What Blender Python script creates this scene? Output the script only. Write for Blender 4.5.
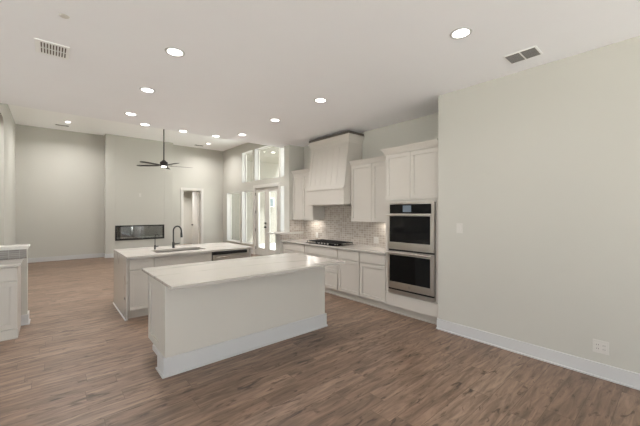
import bpy, bmesh, math, random
from mathutils import Vector, Matrix
random.seed(7)
PI = math.pi
for o in list(bpy.data.objects): bpy.data.objects.remove(o)
S = bpy.context.scene
COL = S.collection
# ------------------------------------------------------------------ camera
CAMH = 1.55
FPX = 313.93
YAW = math.radians(40.70)
cd = bpy.data.cameras.new('camera'); cam = bpy.data.objects.new('camera', cd); COL.objects.link(cam)
cam.location = (0, 0, CAMH); cam.rotation_euler = (PI/2, 0, -YAW)
cd.sensor_fit = 'HORIZONTAL'; cd.sensor_width = 36.0; cd.lens = 36.0*FPX/640.0
cd.shift_y = -1.0/640.0; cd.clip_start = 0.05; cd.clip_end = 200
S.camera = cam
# ------------------------------------------------------------------ world, light, exposure
W = bpy.data.worlds.new('world'); S.world = W; W.use_nodes = True
bg = W.node_tree.nodes['Background']
bg.inputs[0].default_value = (0.86, 0.93, 1.0, 1); bg.inputs[1].default_value = 1.6
sd = bpy.data.lights.new('sun', 'SUN'); sd.energy = 19.0; sd.angle = math.radians(.6); sd.color = (.90, .96, 1)
sun = bpy.data.objects.new('sun', sd); COL.objects.link(sun); sun.rotation_euler = (math.radians(8), math.radians(24), 0); sun.location = (0, 0, 12)
S.view_settings.view_transform = 'Standard'; S.view_settings.look = 'None'
S.view_settings.gamma = 1.0; S.view_settings.use_curve_mapping = False
S.view_settings.exposure = 0.82
DOWN_W = 2.5      # watts of one recessed downlight
LIVING_W = 19.0
WARM = (1.0, 0.98, 0.97)
# ------------------------------------------------------------------ materials
def new_mat(name):
    m = bpy.data.materials.new(name); m.use_nodes = True
    return m, m.node_tree.nodes, m.node_tree.links, m.node_tree.nodes['Principled BSDF']
def srgb(r, g, b):
    f = lambda c: (c/255/12.92) if c/255 <= .04045 else ((c/255+.055)/1.055)**2.4
    return (f(r), f(g), f(b), 1)
def paint(name, col, rough=.5, noise=.02, scale=6, bump=0.0, bscale=200):
    m, N, L, b = new_mat(name)
    b.inputs['Roughness'].default_value = rough
    tc = N.new('ShaderNodeTexCoord'); nz = N.new('ShaderNodeTexNoise'); nz.inputs['Scale'].default_value = scale
    L.new(tc.outputs['Object'], nz.inputs['Vector'])
    mx = N.new('ShaderNodeMix'); mx.data_type = 'RGBA'
    mx.inputs[6].default_value = tuple(c*(1-noise) for c in col[:3])+(1,)
    mx.inputs[7].default_value = tuple(min(1, c*(1+noise)) for c in col[:3])+(1,)
    L.new(nz.outputs['Fac'], mx.inputs[0]); L.new(mx.outputs[2], b.inputs['Base Color'])
    if bump:
        n2 = N.new('ShaderNodeTexNoise'); n2.inputs['Scale'].default_value = bscale
        L.new(tc.outputs['Object'], n2.inputs['Vector'])
        bp = N.new('ShaderNodeBump'); bp.inputs['Strength'].default_value = bump; bp.inputs['Distance'].default_value = .002
        L.new(n2.outputs['Fac'], bp.inputs['Height']); L.new(bp.outputs['Normal'], b.inputs['Normal'])
    return m
M = {}
M['wall'] = paint('wall_paint', srgb(193, 190, 181), .7, .012, 2, .15)
M['ceil'] = paint('ceiling_paint', srgb(245, 244, 246), .8, .012, 2, .15)
M['ceil_lit'] = paint('ceiling_paint_lit', srgb(252, 251, 250), .8, .006, 2, .15)  # ceiling paint lightened to stand in for brighter light in the living room
M['trim'] = paint('trim_paint', srgb(200, 199, 198), .35, .01, 5)
M['case'] = paint('casing_paint', srgb(212, 208, 201), .4, .01, 5)
M['jamb'] = paint('jamb_paint', srgb(204, 201, 197), .4, .005, 5)
M['cab'] = paint('cabinet_paint', srgb(196, 190, 181), .38, .01, 5)
M['island'] = paint('island_paint', srgb(203, 198, 189), .42, .01, 5)
M['gapshade'] = paint('painted_gap_shade', srgb(84, 76, 69), .8, .02, 5)
M['ventwhite'] = paint('vent_white', srgb(244, 243, 241), .4, .01, 5)
M['gap'] = paint('cabinet_shadow_gap', srgb(150, 143, 133), .7, .02, 5)
M['plate'] = paint('plastic_plate', srgb(206, 202, 195), .35, .01, 9)
M['platedark'] = paint('socket_slot', srgb(60, 58, 55), .5, .02, 9)
M['black'] = paint('matte_black_metal', srgb(24, 23, 22), .35, .05, 20)
M['iron'] = paint('cast_iron', srgb(22, 21, 21), .55, .1, 60, .3, 300)
M['bronze'] = paint('fan_bronze', srgb(40, 33, 29), .45, .05, 20)
M['blackglass'] = paint('oven_black_glass', srgb(10, 10, 11), .06, .02, 5)
M['gunmetal'] = paint('firebox_metal', srgb(70, 68, 66), .5, .06, 8)
M['stucco'] = paint('patio_stucco', srgb(134, 128, 118), .9, .04, 9, .4, 90)
M['soffit'] = paint('patio_soffit', srgb(124, 118, 108), .8, .02, 5)
M['concrete'] = paint('patio_concrete', srgb(172, 167, 158), .8, .06, 4, .3, 40)
M['bounceground'] = paint('pale_bounce_ground', srgb(205, 200, 190), .9, .06, 3, .4, 40)  # unseen ground made pale to reflect light up to the ceilings
M['stone'] = paint('white_fire_stone', srgb(225, 222, 215), .5, .06, 30)
M['ventdark'] = paint('vent_interior', srgb(95, 88, 82), .8, .04, 20)
M['ventgrey'] = paint('vent_filter_grey', srgb(150, 147, 145), .7, .04, 20)
M['doorgrey'] = paint('patio_window_grey', srgb(92, 102, 104), .6, .04, 6)
def metal(name, col, rough, streak=True):
    m, N, L, b = new_mat(name)
    b.inputs['Metallic'].default_value = 1; b.inputs['Base Color'].default_value = col
    tc = N.new('ShaderNodeTexCoord'); mp = N.new('ShaderNodeMapping'); nz = N.new('ShaderNodeTexNoise')
    mp.inputs['Scale'].default_value = (4, 4, 260); nz.inputs['Scale'].default_value = 1.5
    L.new(tc.outputs['Object'], mp.inputs[0]); L.new(mp.outputs[0], nz.inputs['Vector'])
    mr = N.new('ShaderNodeMapRange'); mr.inputs[3].default_value = rough*.8; mr.inputs[4].default_value = rough*1.25
    L.new(nz.outputs['Fac'], mr.inputs[0]); L.new(mr.outputs[0], b.inputs['Roughness'])
    return m
M['steel'] = metal('brushed_stainless', srgb(196, 190, 182), .3)
M['sinksteel'] = metal('sink_stainless', srgb(170, 165, 158), .4)
M['nickel'] = metal('satin_nickel', srgb(180, 175, 168), .3)
for k_ in ('blackglass',):
    M[k_].node_tree.nodes['Principled BSDF'].inputs['Specular IOR Level'].default_value = .28
def emis(name, col, st):
    m, N, L, b = new_mat(name)
    b.inputs['Base Color'].default_value = col; b.inputs['Emission Color'].default_value = col
    b.inputs['Emission Strength'].default_value = st
    return m
M['lamp'] = emis('lamp_lens', (1, .96, .9, 1), 4.0)
M['screen'] = emis('oven_screen', srgb(95, 105, 115), .12)
M['led'] = emis('led_strip', (1, .93, .82, 1), 1.8)
def glass(name, tint=(1, 1, 1, 1), refl=.04):
    m, N, L, b = new_mat(name)
    N.remove(b); out = N['Material Output']
    t = N.new('ShaderNodeBsdfTransparent'); t.inputs[0].default_value = tint
    g = N.new('ShaderNodeBsdfGlossy'); g.inputs['Roughness'].default_value = .02
    lw = N.new('ShaderNodeLayerWeight'); lw.inputs[0].default_value = .5
    pw = N.new('ShaderNodeMath'); pw.operation = 'POWER'; pw.inputs[1].default_value = 5; L.new(lw.outputs['Facing'], pw.inputs[0])
    ma = N.new('ShaderNodeMath'); ma.operation = 'MULTIPLY_ADD'; ma.inputs[1].default_value = .9; ma.inputs[2].default_value = refl; L.new(pw.outputs[0], ma.inputs[0])
    mx = N.new('ShaderNodeMixShader'); L.new(ma.outputs[0], mx.inputs[0]); L.new(t.outputs[0], mx.inputs[1]); L.new(g.outputs[0], mx.inputs[2])
    L.new(mx.outputs[0], out.inputs['Surface'])
    return m
M['glass'] = glass('window_glass', (.97, .99, .98, 1))
M['fireglass'] = glass('fireplace_glass', (.8, .85, .85, 1), .30)
def marble():
    m, N, L, b = new_mat('white_quartz')
    b.inputs['Roughness'].default_value = .17
    tc = N.new('ShaderNodeTexCoord')
    mp = N.new('ShaderNodeMapping'); mp.inputs['Rotation'].default_value = (.3, .2, .55); mp.inputs['Scale'].default_value = (.35, 1.5, 1)
    L.new(tc.outputs['Object'], mp.inputs[0])
    n1 = N.new('ShaderNodeTexNoise'); n1.inputs['Scale'].default_value = 1.0; n1.inputs['Detail'].default_value = 5; n1.inputs['Distortion'].default_value = .35; n1.inputs['Roughness'].default_value = .42
    L.new(mp.outputs[0], n1.inputs['Vector'])
    s = N.new('ShaderNodeMath'); s.operation = 'SUBTRACT'; s.inputs[1].default_value = .5; L.new(n1.outputs['Fac'], s.inputs[0])
    a = N.new('ShaderNodeMath'); a.operation = 'ABSOLUTE'; L.new(s.outputs[0], a.inputs[0])
    r = N.new('ShaderNodeValToRGB'); e = r.color_ramp.elements
    e[0].position = 0; e[0].color = srgb(150, 144, 137); e[1].position = .022; e[1].color = srgb(184, 178, 170)
    L.new(a.outputs[0], r.inputs[0])
    n2 = N.new('ShaderNodeTexNoise'); n2.inputs['Scale'].default_value = 2.2; n2.inputs['Detail'].default_value = 3; L.new(tc.outputs['Object'], n2.inputs['Vector'])
    r2 = N.new('ShaderNodeValToRGB'); r2.color_ramp.elements[0].position = .42; r2.color_ramp.elements[1].position = .62
    L.new(n2.outputs['Fac'], r2.inputs[0])
    mx = N.new('ShaderNodeMix'); mx.data_type = 'RGBA'; mx.inputs[6].default_value = srgb(184, 178, 170)
    L.new(r2.outputs[0], mx.inputs[0]); L.new(r.outputs[0], mx.inputs[7]); L.new(mx.outputs[2], b.inputs['Base Color'])
    return m
M['quartz'] = marble()
def wood():
    m, N, L, b = new_mat('plank_floor')
    tc = N.new('ShaderNodeTexCoord')
    br = N.new('ShaderNodeTexBrick'); br.offset = 0; br.squash = 1
    br.inputs['Scale'].default_value = 1; br.inputs['Brick Width'].default_value = 1.22; br.inputs['Row Height'].default_value = .178
    br.inputs['Mortar Size'].default_value = .0014; br.inputs['Mortar Smooth'].default_value = .2
    br.inputs['Color1'].default_value = (0, 0, 0, 1); br.inputs['Color2'].default_value = (1, 1, 1, 1); br.inputs['Mortar'].default_value = (.1, .1, .1, 1)
    sp = N.new('ShaderNodeSeparateXYZ'); L.new(tc.outputs['Object'], sp.inputs[0])
    dv = N.new('ShaderNodeMath'); dv.operation = 'DIVIDE'; dv.inputs[1].default_value = .178; L.new(sp.outputs[1], dv.inputs[0])
    fl = N.new('ShaderNodeMath'); fl.operation = 'FLOOR'; L.new(dv.outputs[0], fl.inputs[0])
    wn = N.new('ShaderNodeTexWhiteNoise'); wn.noise_dimensions = '1D'; L.new(fl.outputs[0], wn.inputs['W'])
    sh = N.new('ShaderNodeMath'); sh.operation = 'MULTIPLY_ADD'; sh.inputs[1].default_value = 1.22; L.new(wn.outputs['Value'], sh.inputs[0]); L.new(sp.outputs[0], sh.inputs[2])
    ad = N.new('ShaderNodeMath'); ad.operation = 'ADD'; ad.inputs[1].default_value = 40.0; L.new(sh.outputs[0], ad.inputs[0])
    ay = N.new('ShaderNodeMath'); ay.operation = 'ADD'; ay.inputs[1].default_value = .178*200; L.new(sp.outputs[1], ay.inputs[0])
    cb = N.new('ShaderNodeCombineXYZ'); L.new(ad.outputs[0], cb.inputs[0]); L.new(ay.outputs[0], cb.inputs[1])
    L.new(cb.outputs[0], br.inputs['Vector'])
    # grain
    add = N.new('ShaderNodeVectorMath'); add.operation = 'MULTIPLY_ADD'
    add.inputs[1].default_value = (17, 31, 0)
    L.new(br.outputs['Color'], add.inputs[0]); L.new(tc.outputs['Object'], add.inputs[2])
    mp = N.new('ShaderNodeMapping'); mp.inputs['Scale'].default_value = (1.7, 13, 1); L.new(add.outputs[0], mp.inputs[0])
    g1 = N.new('ShaderNodeTexNoise'); g1.inputs['Scale'].default_value = 1.6; g1.inputs['Detail'].default_value = 8; g1.inputs['Roughness'].default_value = .62; g1.inputs['Distortion'].default_value = .6
    L.new(mp.outputs[0], g1.inputs['Vector'])
    mp2 = N.new('ShaderNodeMapping'); mp2.inputs['Scale'].default_value = (3.2, 12, 1); L.new(add.outputs[0], mp2.inputs[0])
    g2 = N.new('ShaderNodeTexNoise'); g2.inputs['Scale'].default_value = 1.3; g2.inputs['Detail'].default_value = 4; g2.inputs['Distortion'].default_value = 1.4
    L.new(mp2.outputs[0], g2.inputs['Vector'])
    base = N.new('ShaderNodeValToRGB'); e = base.color_ramp.elements
    e[0].position = 0; e[0].color = srgb(131, 108, 91); e[1].position = 1; e[1].color = srgb(152, 128, 110)
    x = base.color_ramp.elements.new(.5); x.color = srgb(142, 117, 99)
    L.new(br.outputs['Color'], base.inputs[0])
    r1 = N.new('ShaderNodeValToRGB'); e = r1.color_ramp.elements
    e[0].position = .34; e[0].color = (.30, .28, .26, 1); e[1].position = .66; e[1].color = (1.12, 1.11, 1.10, 1)
    L.new(g1.outputs['Fac'], r1.inputs[0])
    m1 = N.new('ShaderNodeMix'); m1.data_type = 'RGBA'; m1.blend_type = 'MULTIPLY'; m1.inputs[0].default_value = .8
    L.new(base.outputs[0], m1.inputs[6]); L.new(r1.outputs[0], m1.inputs[7])
    r2 = N.new('ShaderNodeValToRGB'); e = r2.color_ramp.elements
    e[0].position = .33; e[0].color = (.24, .19, .16, 1); e[1].position = .42; e[1].color = (1, 1, 1, 1)
    L.new(g2.outputs['Fac'], r2.inputs[0])
    m2 = N.new('ShaderNodeMix'); m2.data_type = 'RGBA'; m2.blend_type = 'MULTIPLY'; m2.inputs[0].default_value = .75
    L.new(m1.outputs[2], m2.inputs[6]); L.new(r2.outputs[0], m2.inputs[7])
    m3 = N.new('ShaderNodeMix'); m3.data_type = 'RGBA'; m3.inputs[7].default_value = srgb(78, 62, 50)
    L.new(br.outputs['Fac'], m3.inputs[0]); L.new(m2.outputs[2], m3.inputs[6])
    L.new(m3.outputs[2], b.inputs['Base Color'])
    b.inputs['Roughness'].default_value = .42
    bp = N.new('ShaderNodeBump'); bp.inputs['Strength'].default_value = .12; bp.inputs['Distance'].default_value = .003
    L.new(g1.outputs['Fac'], bp.inputs['Height']); L.new(bp.outputs['Normal'], b.inputs['Normal'])
    return m
M['floor'] = wood()
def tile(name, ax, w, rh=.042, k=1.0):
    m, N, L, b = new_mat(name)
    tc = N.new('ShaderNodeTexCoord'); sp = N.new('ShaderNodeSeparateXYZ'); cb = N.new('ShaderNodeCombineXYZ')
    L.new(tc.outputs['Object'], sp.inputs[0]); L.new(sp.outputs[ax], cb.inputs[0]); L.new(sp.outputs[2], cb.inputs[1])
    br = N.new('ShaderNodeTexBrick'); br.offset = 0
    br.inputs['Scale'].default_value = 1; br.inputs['Brick Width'].default_value = w; br.inputs['Row Height'].default_value = rh
    br.inputs['Mortar Size'].default_value = .0035; br.inputs['Mortar Smooth'].default_value = .1; br.inputs['Bias'].default_value = -.1
    br.inputs['Color1'].default_value = srgb(158, 148, 137); br.inputs['Color2'].default_value = srgb(184, 174, 163); br.inputs['Mortar'].default_value = srgb(198, 191, 183)
    L.new(cb.outputs[0], br.inputs['Vector']); L.new(br.outputs['Color'], b.inputs['Base Color'])
    b.inputs['Roughness'].default_value = .25
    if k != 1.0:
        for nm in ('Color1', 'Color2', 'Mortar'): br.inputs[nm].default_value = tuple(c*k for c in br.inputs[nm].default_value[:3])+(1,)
    bp = N.new('ShaderNodeBump'); bp.invert = True; bp.inputs['Strength'].default_value = .3; bp.inputs['Distance'].default_value = .002
    L.new(br.outputs['Fac'], bp.inputs['Height']); L.new(bp.outputs['Normal'], b.inputs['Normal'])
    return m
M['tileY'] = tile('backsplash_tile_long_wall', 1, .064)
M['tileX'] = tile('backsplash_tile_end_wall', 0, .064)
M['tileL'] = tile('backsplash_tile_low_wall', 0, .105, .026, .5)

# ------------------------------------------------------------------ mesh helpers (world coordinates, shifted to the parent's origin)
class B:
    def __init__(s): s.bm = bmesh.new()
    def box(s, x0, x1, y0, y1, z0, z1):
        c = ((x0+x1)/2, (y0+y1)/2, (z0+z1)/2)
        m = Matrix.Translation(c) @ Matrix.Diagonal((abs(x1-x0), abs(y1-y0), abs(z1-z0), 1))
        bmesh.ops.create_cube(s.bm, size=1, matrix=m); return s
    def cyl(s, c, r, h, axis='z', seg=32, r2=None):
        R = {'z': Matrix.Identity(4), 'x': Matrix.Rotation(PI/2, 4, 'Y'), 'y': Matrix.Rotation(PI/2, 4, 'X')}[axis]
        bmesh.ops.create_cone(s.bm, cap_ends=True, segments=seg, radius1=r, radius2=r if r2 is None else r2, depth=h, matrix=Matrix.Translation(c) @ R); return s
    def prism(s, pts, axis, a0, a1):
        """polygon pts (u,v) extruded along axis: 'y' -> (u=x,v=z); 'x' -> (u=y,v=z); 'z' -> (u=x,v=y)"""
        f = {'y': lambda u, v, a: (u, a, v), 'x': lambda u, v, a: (a, u, v), 'z': lambda u, v, a: (u, v, a)}[axis]
        A = [s.bm.verts.new(f(u, v, a0)) for u, v in pts]; C = [s.bm.verts.new(f(u, v, a1)) for u, v in pts]
        n = len(pts); s.bm.faces.new(A); s.bm.faces.new(C[::-1])
        for i in range(n): s.bm.faces.new((A[i], C[i], C[(i+1) % n], A[(i+1) % n]))
        return s
    def tube(s, path, rad, seg=14):
        path = [Vector(p) for p in path]; rings = []
        up = None
        for i, p in enumerate(path):
            t = (path[min(i+1, len(path)-1)]-path[max(i-1, 0)]).normalized()
            if up is None:
                up = t.orthogonal().normalized()
            up = (up - t*up.dot(t)).normalized(); v = t.cross(up)
            r = rad[i] if isinstance(rad, (list, tuple)) else rad
            rings.append([s.bm.verts.new(p+(up*math.cos(k*2*PI/seg)+v*math.sin(k*2*PI/seg))*r) for k in range(seg)])
        for a, b_ in zip(rings, rings[1:]):
            for k in range(seg): s.bm.faces.new((a[k], a[(k+1) % seg], b_[(k+1) % seg], b_[k]))
        s.bm.faces.new(rings[0][::-1]); s.bm.faces.new(rings[-1]); return s
    def build(s, name, mat, parent=None, bevel=0, smooth=False, loc=None):
        bm = s.bm; bmesh.ops.recalc_face_normals(bm, faces=bm.faces[:])
        org = Vector((0, 0, 0)); p = parent
        while p is not None: org += p.location; p = p.parent
        if loc is not None and parent is None: org = Vector(loc)
        bmesh.ops.translate(bm, verts=bm.verts[:], vec=-org)
        me = bpy.data.meshes.new(name); bm.to_mesh(me); bm.free()
        me.materials.append(M[mat] if isinstance(mat, str) else mat)
        o = bpy.data.objects.new(name, me); COL.objects.link(o)
        if parent is not None: o.parent = parent
        elif loc is not None: o.location = loc
        if smooth:
            for f in me.polygons: f.use_smooth = True
            try:
                md = o.modifiers.new('es', 'EDGE_SPLIT'); md.split_angle = math.radians(35)
            except Exception: pass
        if bevel:
            md = o.modifiers.new('bevel', 'BEVEL'); md.width = bevel; md.segments = 2; md.limit_method = 'ANGLE'
        return o
def thing(name, label, cat, loc, group=None):
    o = bpy.data.objects.new(name, None); COL.objects.link(o); o.location = loc; o.empty_display_size = .1
    o['label'] = label; o['category'] = cat
    if group: o['group'] = group
    return o
def tag(o, label, cat, group=None):
    o['label'] = label; o['category'] = cat
    if group: o['group'] = group
    return o
def struct(o, label=None, cat=None):
    o['kind'] = 'structure'
    if label: o['label'] = label
    if cat: o['category'] = cat
    return o
def sempty(name, loc, label, cat):
    o = bpy.data.objects.new(name, None); COL.objects.link(o); o.location = loc; o.empty_display_size = .1
    return struct(o, label, cat)
def copy_tree(o, parent=None):
    c = o.copy(); COL.objects.link(c)
    if parent is not None: c.parent = parent
    for ch in list(o.children): copy_tree(ch, c)
    return c
def wall_y(b, x0, x1, y0, y1, z0, z1, holes):
    """wall running along Y (thin in X) with holes (ya,yb,za,zb) sorted by y, stacked holes share a column"""
    cols = {}
    for h in holes: cols.setdefault((h[0], h[1]), []).append((h[2], h[3]))
    y = y0
    for (a, c) in sorted(cols):
        b.box(x0, x1, y, a, z0, z1); z = z0
        for (p, q) in sorted(cols[(a, c)]):
            if p > z: b.box(x0, x1, a, c, z, p)
            z = q
        b.box(x0, x1, a, c, z, z1); y = c
    b.box(x0, x1, y, y1, z0, z1)
def wall_x(b, x0, x1, y0, y1, z0, z1, holes):
    x = x0
    for (a, c, p, q) in sorted(holes):
        b.box(x, a, y0, y1, z0, z1)
        if p > z0: b.box(a, c, y0, y1, z0, p)
        b.box(a, c, y0, y1, q, z1); x = c
    b.box(x, x1, y0, y1, z0, z1)

# ------------------------------------------------------------------ dimensions
HK, HL = 3.093, 4.18            # kitchen and living ceiling heights
XW, XB = 3.909, 4.58            # right wall face, kitchen back wall face
YE, YS = 5.92, 6.33             # end wall of kitchen, ceiling step
XWIN = 5.68; YF = 13.05; YBUMP = 12.7; XL = -.78
YBACK = -3.6; XLEFT = -4.4
# ------------------------------------------------------------------ setting
struct(B().box(XLEFT-.2, XWIN+.2, YBACK-.2, 15.9, -.12, 0).build('floor', 'floor'), 'warm brown wood plank floor running through kitchen and living room', 'floor')
struct(B().box(XLEFT-.2, XWIN+.2, YBACK-.2, YS, HK, HK+.14).build('ceiling', 'ceil'), 'flat white kitchen ceiling with recessed lights', 'ceiling')
struct(B().box(XL-.2, XWIN+.2, YS-.14, YF+.2, HL, HL+.14).build('ceiling_living', 'ceil_lit'), 'higher white ceiling of the living room', 'ceiling')
struct(B().box(XL-.2, XWIN+.2, YS-.14, YS, HK+.14, HL).build('wall_ceiling_step', 'ceil'), 'upright face where kitchen ceiling steps up to living room ceiling', 'wall')
struct(B().box(XW, XB+.14, YBACK, 2.14, 0, HK).build('wall_right', 'wall', bevel=.006), 'plain greige wall at right of the kitchen', 'wall')
struct(B().box(XB, XB+.14, 2.14, YE, 0, HK).build('wall_kitchen', 'wall'), 'kitchen wall behind the range hood and upper cabinets', 'wall')
b = B(); b.box(4.16, XWIN+.2, YE, YE+.2, 0, HK); b.box(3.915, 4.16, YE, YE+.2, 0, 1.06)
struct(b.build('wall_kitchen_end', 'wall'), 'short end wall beside the left upper cabinet with low wing', 'wall')
# windows wall
WINS = [(11.44, 12.64, .36, 2.35), (10.42, 11.27, .36, 2.35), (10.42, 11.27, 2.69, 3.85), (8.66, 10.27, 0, 2.44), (8.66, 10.27, 2.69, 3.85),
        (7.68, 8.57, .36, 2.40), (7.68, 8.57, 2.69, 3.85), (6.45, 7.5, .36, 2.40), (6.45, 7.5, 2.69, 3.85)]
b = B(); wall_y(b, XWIN, XWIN+.2, YE+.2, YF+.2, 0, HL+.14, WINS)
struct(b.build('wall_windows', 'wall'), 'tall living room wall with windows, transoms and patio doors', 'wall')
# far wall with cased hall opening
HX0, HX1, HZ = 4.02, 4.74, 2.43
b = B(); wall_x(b, XL-.2, XWIN, YF, YF+.14, 0, HL+.14, [(HX0, HX1, 0, HZ)])
struct(b.build('wall_far', 'wall'), 'far living room wall with hall opening', 'wall')
FX0, FX1, FZ0, FZ1 = 1.69, 3.235, .57, 1.08
b = B(); wall_x(b, 1.414, 3.55, YBUMP, YF, 0, HL, [(FX0, FX1, FZ0, FZ1)])
struct(b.build('wall_fireplace', 'wall', bevel=.005), 'shallow chimney breast wall holding the linear fireplace', 'wall')
# left living wall with arched opening
AY0, AY1, AZ, AR = 7.3, 9.95, 3.62, .28
b = B(); b.box(XL-.14, XL, YE+.2, AY0, 0, HL); b.box(XL-.14, XL, AY1, YF, 0, HL); b.box(XL-.14, XL, AY0, AY1, AZ, HL)
for (yc, sg) in ((AY0, 1), (AY1, -1)):
    pts = [(yc, AZ)]+[(yc+sg*(AR-AR*math.cos(t)), AZ-AR+AR*math.sin(t)) for t in [k*PI/2/8 for k in range(9)]]
    b.prism(pts, 'x', XL-.14, XL)
struct(b.build('wall_left_living', 'wall'), 'left living room wall with round-cornered opening', 'wall')
b = B(); b.box(XL, -.24, YE, YE+.2, 0, 1.06); b.box(XLEFT, XL, YE, YE+.2, 0, HK)
struct(b.build('wall_left_kitchen', 'wall'), 'low wall behind the left base cabinet', 'wall')
# halls
b = B(); wall_y(b, -2.6, -2.46, YE+.2, YF+.2, 0, HL, [(6.9, 8.1, .9, 2.4)]); b.box(-2.46, XL-.14, YF, YF+.2, 0, HL); b.box(-2.6, XL-.14, YE+.2, YF+.2, HL, HL+.14)  # unseen window opening added to bring daylight through the arch
b.box(-2.6, XL-.14, YE+.06, YE+.2, HK, HL)
struct(b.build('wall_left_hall', 'wall'), 'hall wall seen through the arched opening', 'wall')
b = B(); b.box(3.2, 3.34, YF+.14, 15.8, 0, 2.8); b.box(XWIN-.2, XWIN-.06, YF+.14, 15.8, 0, 2.8); b.box(3.2, XWIN-.06, 15.7, 15.84, 0, 2.8); b.box(3.2, XWIN-.06, YF+.14, 15.84, 2.7, 2.84)
struct(b.build('wall_far_hall', 'wall'), 'hallway walls behind the far opening', 'wall')
# room behind the camera
b = B(); wall_y(b, XLEFT-.14, XLEFT, YBACK, YE, 0, HK, [(-2.6, -.6, .5, 2.5), (.6, 2.6, .5, 2.5), (3.4, 5.0, .5, 2.5)])
struct(b.build('wall_left', 'wall'), 'left wall of the dining end with windows', 'wall')
b = B(); wall_x(b, XLEFT, XW, YBACK-.14, YBACK, 0, HK, [(-3.8, -.4, .1, 2.7), (0.1, 3.6, .1, 2.7)])  # unseen window openings enlarged to light the island front
struct(b.build('wall_back', 'wall'), 'unseen rear wall of the dining end, with windows enlarged for fill light', 'wall')

# ------------------------------------------------------------------ windows and doors
def window(n, ya, yb, za, zb, label):
    e = sempty('window_%d' % n, (XWIN+.12, (ya+yb)/2, za), label, 'window')
    t = .028; x0, x1 = XWIN+.155, XWIN+.195
    b = B(); b.box(x0, x1, ya, ya+t, za, zb); b.box(x0, x1, yb-t, yb, za, zb); b.box(x0, x1, ya+t, yb-t, za, za+t); b.box(x0, x1, ya+t, yb-t, zb-t, zb)
    b.build('window_frame', 'case', e, bevel=.003)
    B().box(x0+.02, x0+.028, ya+t, yb-t, za+t, zb-t).build('pane', 'glass', e)
    b = B(); q = .006; b.box(XWIN+.001, x0, ya, ya+q, za, zb); b.box(XWIN+.001, x0, yb-q, yb, za, zb); b.box(XWIN+.001, x0, ya+q, yb-q, za, za+q); b.box(XWIN+.001, x0, ya+q, yb-q, zb-q, zb)
    b.build('jamb_liner', 'jamb', e)
    if za < 1: B().box(XWIN-.03, XWIN+.14, ya-.03, yb+.03, za-.03, za).build('window_sill', 'case', e, bevel=.004)
window(1, *WINS[0], 'tall window nearest the far corner')
window(2, *WINS[1], 'tall window just left of the patio doors')
window(3, *WINS[2], 'small transom window above left tall window')
window(4, *WINS[4], 'wide transom window above the patio doors')
window(5, *WINS[5], 'tall window right of the patio doors')
window(6, *WINS[6], 'transom window partly hidden by kitchen end wall')
window(7, *WINS[7], 'added tall window for daylight, unseen behind the kitchen end wall')  # this window and the next transom are unseen, added for more daylight
window(8, *WINS[8], 'added transom window for daylight, unseen behind the kitchen end wall')
dr = sempty('door_1', (XWIN+.06, 9.46, 0), 'white double patio door with glass panels', 'door')
b = B(); b.box(XWIN-.02, XWIN+.2, 8.66, 8.70, 0, 2.44); b.box(XWIN-.02, XWIN+.2, 10.23, 10.27, 0, 2.44); b.box(XWIN-.02, XWIN+.2, 8.70, 10.23, 2.40, 2.44)
b.box(XWIN-.02, XWIN, 8.58, 8.66, 0, 2.52); b.box(XWIN-.02, XWIN, 10.27, 10.35, 0, 2.52); b.box(XWIN-.02, XWIN, 8.66, 10.27, 2.44, 2.52)
b.build('door_frame', 'case', dr, bevel=.003)
for i, (ya, yb) in enumerate(((9.47, 10.225), (8.705, 9.46))):
    x0, x1 = XWIN+.03, XWIN+.075; s = .15
    b = B(); b.box(x0, x1, ya, ya+s, .01, 2.395); b.box(x0, x1, yb-s, yb, .01, 2.395); b.box(x0, x1, ya+s, yb-s, .01, .26); b.box(x0, x1, ya+s, yb-s, 2.25, 2.395)
    lf = b.build('door_leaf', 'case', dr, bevel=.003)
    B().box(x0+.018, x0+.026, ya+s, yb-s, .26, 2.25).build('pane', 'glass', lf)
    if i == 0:
        for z in (.25, .9, 1.55, 2.2):
            B().cyl((x0-.01, yb, z), .012, .10).build('hinge', 'black', lf)
        for z in (1.02, 1.16):
            bb = B().cyl((x0-.012, ya+.06, z), .032, .024, 'x'); bb.cyl((x0-.045, ya+.06, z), .022 if z > 1.1 else .03, .05, 'x')
            q = bb.build('knob' if z < 1.1 else 'deadbolt', 'black', lf, smooth=True); q['label'] = 'black knob' if z < 1.1 else 'black deadbolt'
# casing of the hall opening + the door standing open
b = B(); cw = .09
b.box(HX0-cw, HX0, YF-.018, YF, 0, HZ+cw); b.box(HX1, HX1+cw, YF-.018, YF, 0, HZ+cw); b.box(HX0, HX1, YF-.018, YF, HZ, HZ+cw)
b.box(HX0, HX0+.02, YF, YF+.14, 0, HZ); b.box(HX1-.02, HX1, YF, YF+.14, 0, HZ); b.box(HX0+.02, HX1-.02, YF, YF+.14, HZ-.02, HZ)
struct(b.build('trim_1', 'case', bevel=.003), 'white casing around the far hall opening', 'trim')
d2 = sempty('door_2', (HX1-.04, YF+.16, 0), 'white hall door standing open in the far opening', 'door')
lf = B().box(HX1-.07, HX1-.03, YF+.15, YF+.83, .01, HZ-.03).build('door_leaf', 'case', d2, bevel=.003)
bb = B().cyl((HX1-.08, YF+.76, 1.0), .03, .02, 'x'); bb.cyl((HX1-.11, YF+.76, 1.0), .026, .05, 'x'); bb.build('knob', 'black', lf, smooth=True)['label'] = 'black door knob'

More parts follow.
